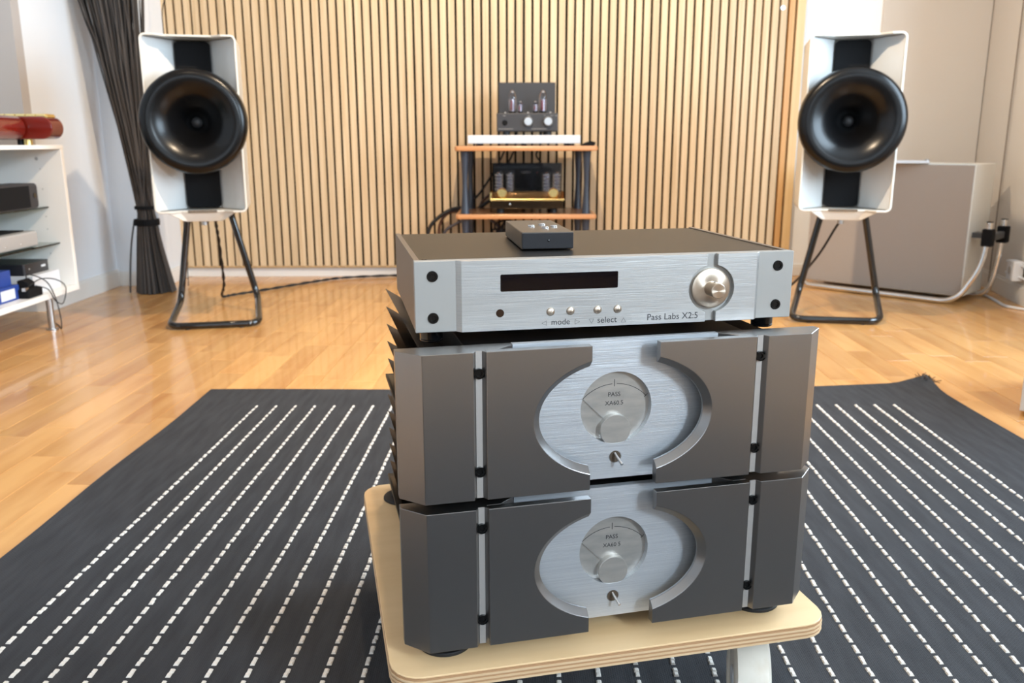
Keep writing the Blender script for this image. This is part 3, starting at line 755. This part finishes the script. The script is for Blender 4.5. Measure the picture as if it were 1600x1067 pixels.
tag(MB().tube(smooth_path([(-1.672, 4.34, 2.3), (-1.665, 4.34, 1.9), (-1.640, 4.34, 1.45), (-1.668, 4.34, 1.3), (-1.655, 4.34, .9), (-1.64, 4.34, .5), (-1.66, 4.35, .006)], 6), .0025, 6).build('loose_wire', black_rub), 'thin black wire running down beside the willow bundle near the slatted wall', 'wire')

# ------------------------------------------------------------------ low white shelf unit on the left with its contents
su = thing('shelf_unit', 'low white shelf unit with glass shelves and steel feet at the left edge', 'shelf unit', (-1.80, 3.51, 0))
MB().box(-.42, 0, -1.3, .018, .700 - .003, .713).build('top_board', white_lac, su, bevel=.002)
MB().box(-.42, 0, -.005, .016, .150, .697).build('end_panel', white_lac, su, bevel=.0015)
MB().box(-.42, 0, -1.3, -1.28, .150, .697).build('end_panel', white_lac, su, bevel=.0015)
MB().box(-.42, -.408, -1.28, -.005, .150, .697).build('back_panel', white_lac, su)
MB().box(-.42, .0, -1.3, .018, .128, .150).build('bottom_board', white_lac, su, bevel=.002)
for z, xf in ((.471, -.075), (.326, -.046)):
    MB().box(-.405, xf, -1.275, -.006, z - .006, z).build('glass_shelf', shelf_glass, su)
for x, y in ((-.02, -.19), (-.38, -.19), (-.02, -1.1), (-.38, -1.1)):
    f = MB().cyl((x, y, 0), .013, .128, 'z', 20).build('leg', steel, su)
    MB().cyl((x, y, 0), .022, .006, 'z', 20).build('glide', steel, f)
MB().lathe([(0, -.001), (.006, -.001), (.007, 0)], (-.10, -.006, .66), 'y', 14).build('cam_screw', grey_dev, su)
for z in (.62, .54, .43, .38, .28): MB().cyl((-.09, -.0065, z), .0025, .0015, 'y', 10).build('peg_hole', grey_dev, su)
# red lacquered unit on top
rd = thing('red_amplifier', 'glossy red lacquered hi-fi unit with gold trim on the low white shelf unit', 'hi-fi component', (-1.775, 3.44, .713))
MB().prism(rrect(-.34, -.004, .022, .108, .042, 8), -.02, .07, 'y').build('body', red_lac, rd, bevel=.004)
MB().prism(rrect(-.40, -.100, .020, .110, .044, 8), -.24, -.03, 'y').build('front_pod', red_lac, rd, bevel=.004)
for k in range(7): MB().box(-.072 - k * .040, -.036 - k * .040, .0, .07, .1085, .1180).build('gold_trim', gold, rd, bevel=.001)
MB().box(-.33, -.030, .005, .065, .106, .112).build('trim_bar', gold, rd)
for x, y in ((-.13, .03), (-.30, .03), (-.17, -.14), (-.34, -.14)):
    f = MB().cyl((x, y, 0), .016, .022, 'z', 20).build('foot', gold, rd)
    MB().cyl((x - .03, y, 0), .012, .022, 'z', 16).build('foot_block', black_rub, f)
# black portable speaker on the upper glass shelf
bs = thing('black_speaker_box', 'black rounded box with an end socket on the upper glass shelf', 'speaker', (-1.90, 3.40, .471))
MB().prism(rrect(-.07, .045, .001, .098, .014), -.38, 0, 'y').build('body', mat('black_box', (46, 46, 50), .5), bs, bevel=.003)
MB().box(.044, .0462, -.37, -.06, .008, .090).build('grille', black_matte, bs)
MB().lathe([(0, .0), (.010, 0), (.012, -.002), (.012, .002)], (.012, -.3825, .05), 'y', 18).build('end_socket', black_gloss, bs)
MB().cyl((.0462, -.025, .052), .010, .001, 'x', 18).build('side_socket', black_gloss, bs)
# grey component on the lower glass shelf
gc = thing('grey_component', 'pale grey slim component with dark lid on the lower glass shelf', 'hi-fi component', (-1.95, 3.36, .326))
MB().prism(rrect(-.16, .095, .002, .062, .01), -.45, 0, 'y').build('body', grey_dev, gc, bevel=.003)
MB().box(-.14, .06, -.42, -.03, .062, .066).build('lid', black_matte, gc)
for y in (-.12, -.22): MB().lathe([(0, .0015), (.003, .001), (.004, 0)], (.095, y, .022), 'x', 12).build('indicator', chrome, gc)
# items on the bottom board
wbx = thing('white_box', 'white cardboard box on the bottom board under the black streamer', 'box', (-1.93, 3.47, .150))
MB().box(-.20, .085, -.20, 0, 0, .070).build('carton', pla_w, wbx, bevel=.001)
MB().box(-.19, .0855, -.19, -.01, .066, .0705).build('lid', pla_w, wbx)
st = thing('black_streamer', 'flat black streamer box with small white logo lying on the white box', 'hi-fi component', (-1.95, 3.455, .2206))
MB().prism(rrect(-.17, .075, -.18, 0, .01), 0, .044).build('body', mat('streamer_black', (36, 36, 40), .35), st, bevel=.002)
MB().box(.0752, .0758, -.060, -.030, .020, .028).build('logo', pla_w, st)
MB().box(.0752, .0756, -.150, -.143, .020, .026).build('indicator', grey_dev, st)
for k, (y, z, lab) in enumerate(((3.16, .150, 'lower blue carton with white label on the bottom board'), (3.15, .2052, 'upper blue carton stacked on its twin on the bottom board'))):
    bb = thing('blue_carton', lab, 'box', (-1.90, y, z), 0, 'blue cartons')
    MB().box(-.14, .05 - k * .02, -.16, .02, 0, .055).build('carton', blue_card, bb, bevel=.001)
    if k == 0: MB().box(.0500, .0506, -.10, -.01, .008, .045).build('label_sticker', pla_w, bb)
    else: MB().box(-.12, .02, -.1606, -.16, .02, .03).build('printed_stripe', pla_w, bb)
pa = thing('power_adapter', 'black power adapter with cable on the bottom board before the white box', 'power adapter', (-1.835, 3.225, .150))
MB().box(-.035, .025, -.055, .045, 0, .035, None).build('body', black_matte, pa, bevel=.006)
MB().prism([(-.03, .035), (.01, .035), (.012, .055), (-.01, .070), (-.03, .065)], -.03, .02, 'y').build('plug', black_matte, pa, bevel=.003)
MB().box(.004, .018, -.062, -.040, .030, .042).build('connector', steel, pa)
for k, pts in enumerate(([(-1.83, 3.20, .19), (-1.80, 3.24, .215), (-1.79, 3.33, .20), (-1.785, 3.39, .16), (-1.787, 3.36, .10), (-1.79, 3.31, .12), (-1.79, 3.27, .17), (-1.82, 3.24, .19)],
                         [(-1.87, 3.27, .20), (-1.85, 3.25, .232), (-1.80, 3.28, .20), (-1.788, 3.31, .13), (-1.785, 3.325, .05), (-1.79, 3.33, .004), (-1.84, 3.40, .004), (-1.93, 3.5, .004)])):
    tag(MB().tube(smooth_path(pts, 6), .0022, 6).build('thin_cable', black_rub), ['thin dark cable looped over the front edge of the bottom board', 'thin dark cable dropping from the bottom board past the steel foot to the floor'][k], 'cable')

# ------------------------------------------------------------------ white cabinet on its chrome sled, right
cb = thing('white_cabinet', 'big white box cabinet, front coloured as in shade, on a chrome tube sled behind the right loudspeaker', 'cabinet', (2.050, 3.858, 0), R(-45))
MB().box(-.755, 0, 0, .275, .028, .622).build('carcass', mat('cabinet_shell', (224, 222, 214), .4), cb, bevel=.003)
MB().box(-.750, -.004, -.006, .001, .032, .617).build('front_panel', cab_shaded, cb, bevel=.001)
MB().tube(corner_path([(.088, -.02, .36), (.082, -.035, .18), (.0, -.075, .014), (-.72, -.075, .014), (-.755, -.04, .06)], .07, 8), .0125, 12).build('sled_tube', chrome, cb)
MB().tube(corner_path([(.088, .19, .36), (.085, .19, .18), (.05, .20, .014), (-.74, .20, .014)], .07, 8), .0125, 12).build('sled_tube', chrome, cb)
for y in (-.02, .19):
    MB().cyl((.089, y, .345), .0145, .028, 'z', 18).build('tube_cap', chrome, cb)
    MB().cyl((.089, y, .373), .0145, .003, 'z', 18).build('cap_lid', black_matte, cb)
    MB().box(.066, .112, y - .023, y + .023, .268, .345).build('clamp', black_matte, cb, bevel=.006)
MB().box(.076, .102, 0, .17, .290, .322).build('clamp_bar', mat('clamp_grey', (70, 72, 74), .5), cb, bevel=.004)
MB().box(.0, .085, .05, .12, .295, .318).build('bracket_arm', mat('clamp_grey', (70, 72, 74), .5), cb)
pp = thing('paper_booklet', 'white open booklet lying on top of the white cabinet', 'booklet', (1.775, 4.10, .6225), R(-20))
MB().box(-.12, 0, -.06, .06, .0, .004).build('page', pla_w, pp, rot=(0, R(7), 0))
MB().box(.0, .16, -.06, .06, .0, .012).build('page', pla_w, pp, bevel=.002)
MB().cyl((.155, 0, .012), .012, .006, 'z', 16).build('cap', steel, pp)
# power rail on the right wall, cable on the floor
tag(MB().tube([(2.313, 3.98, .178), (2.24, 3.62, .178)], .006, 8).build('cable_duct', pla_w), 'upper white pipe along the right wall behind the cabinet', 'pipe', 'white pipes on the right wall')
tag(MB().tube([(2.313, 3.98, .125), (2.24, 3.62, .125)], .006, 8).build('cable_duct', pla_w), 'lower white pipe along the right wall behind the cabinet', 'pipe', 'white pipes on the right wall')
so = thing('wall_socket', 'white socket box on the right wall at the pipes', 'socket', (2.283, 3.86, .15), R(-12))
MB().box(-.022, .02, -.045, .045, -.045, .045).build('housing', pla_w, so, bevel=.004)
MB().cyl((-.024, 0, 0), .018, .003, 'x', 20).build('socket_face', grey_dev, so)
tag(MB().tube(smooth_path([(2.26, 4.18, .006), (2.25, 4.0, .006), (2.22, 3.86, .006), (2.20, 3.75, .006), (2.24, 3.66, .006)], 6), .006, 8).build('white_cable', pla_w), 'white cable on the floor at the right wall', 'cable')
gb = thing('grey_cabinet', 'grey box cabinet cut off by the right edge of the view', 'cabinet', (1.362, 2.20, 0), R(-34))
MB().box(0, .42, 0, .40, .015, .62).build('carcass', grey_box, gb, bevel=.003)
for x, y in ((.03, .03), (.39, .03), (.03, .37), (.39, .37)): MB().cyl((x, y, 0), .015, .015, 'z', 14).build('foot', black_rub, gb)
# ceiling spot fixtures (above the frame)
for k, (a, _t, _p, _s) in enumerate(SPOTS):
    f = thing('ceiling_spot', 'white ceiling spotlight ' + ('near the middle of the room', 'above the amplifier stack', 'nearest the slatted wall', 'on the left side of the room')[k], 'lamp', (a[0], a[1], 2.5), 0, 'ceiling spotlights')
    MB().lathe([(.0, 0), (.05, 0), (.05, -.012), (.042, -.10), (.040, -.10), (.040, -.02), (0, -.02)], (0, 0, 0), 'z', 28).build('housing', white_lac, f)
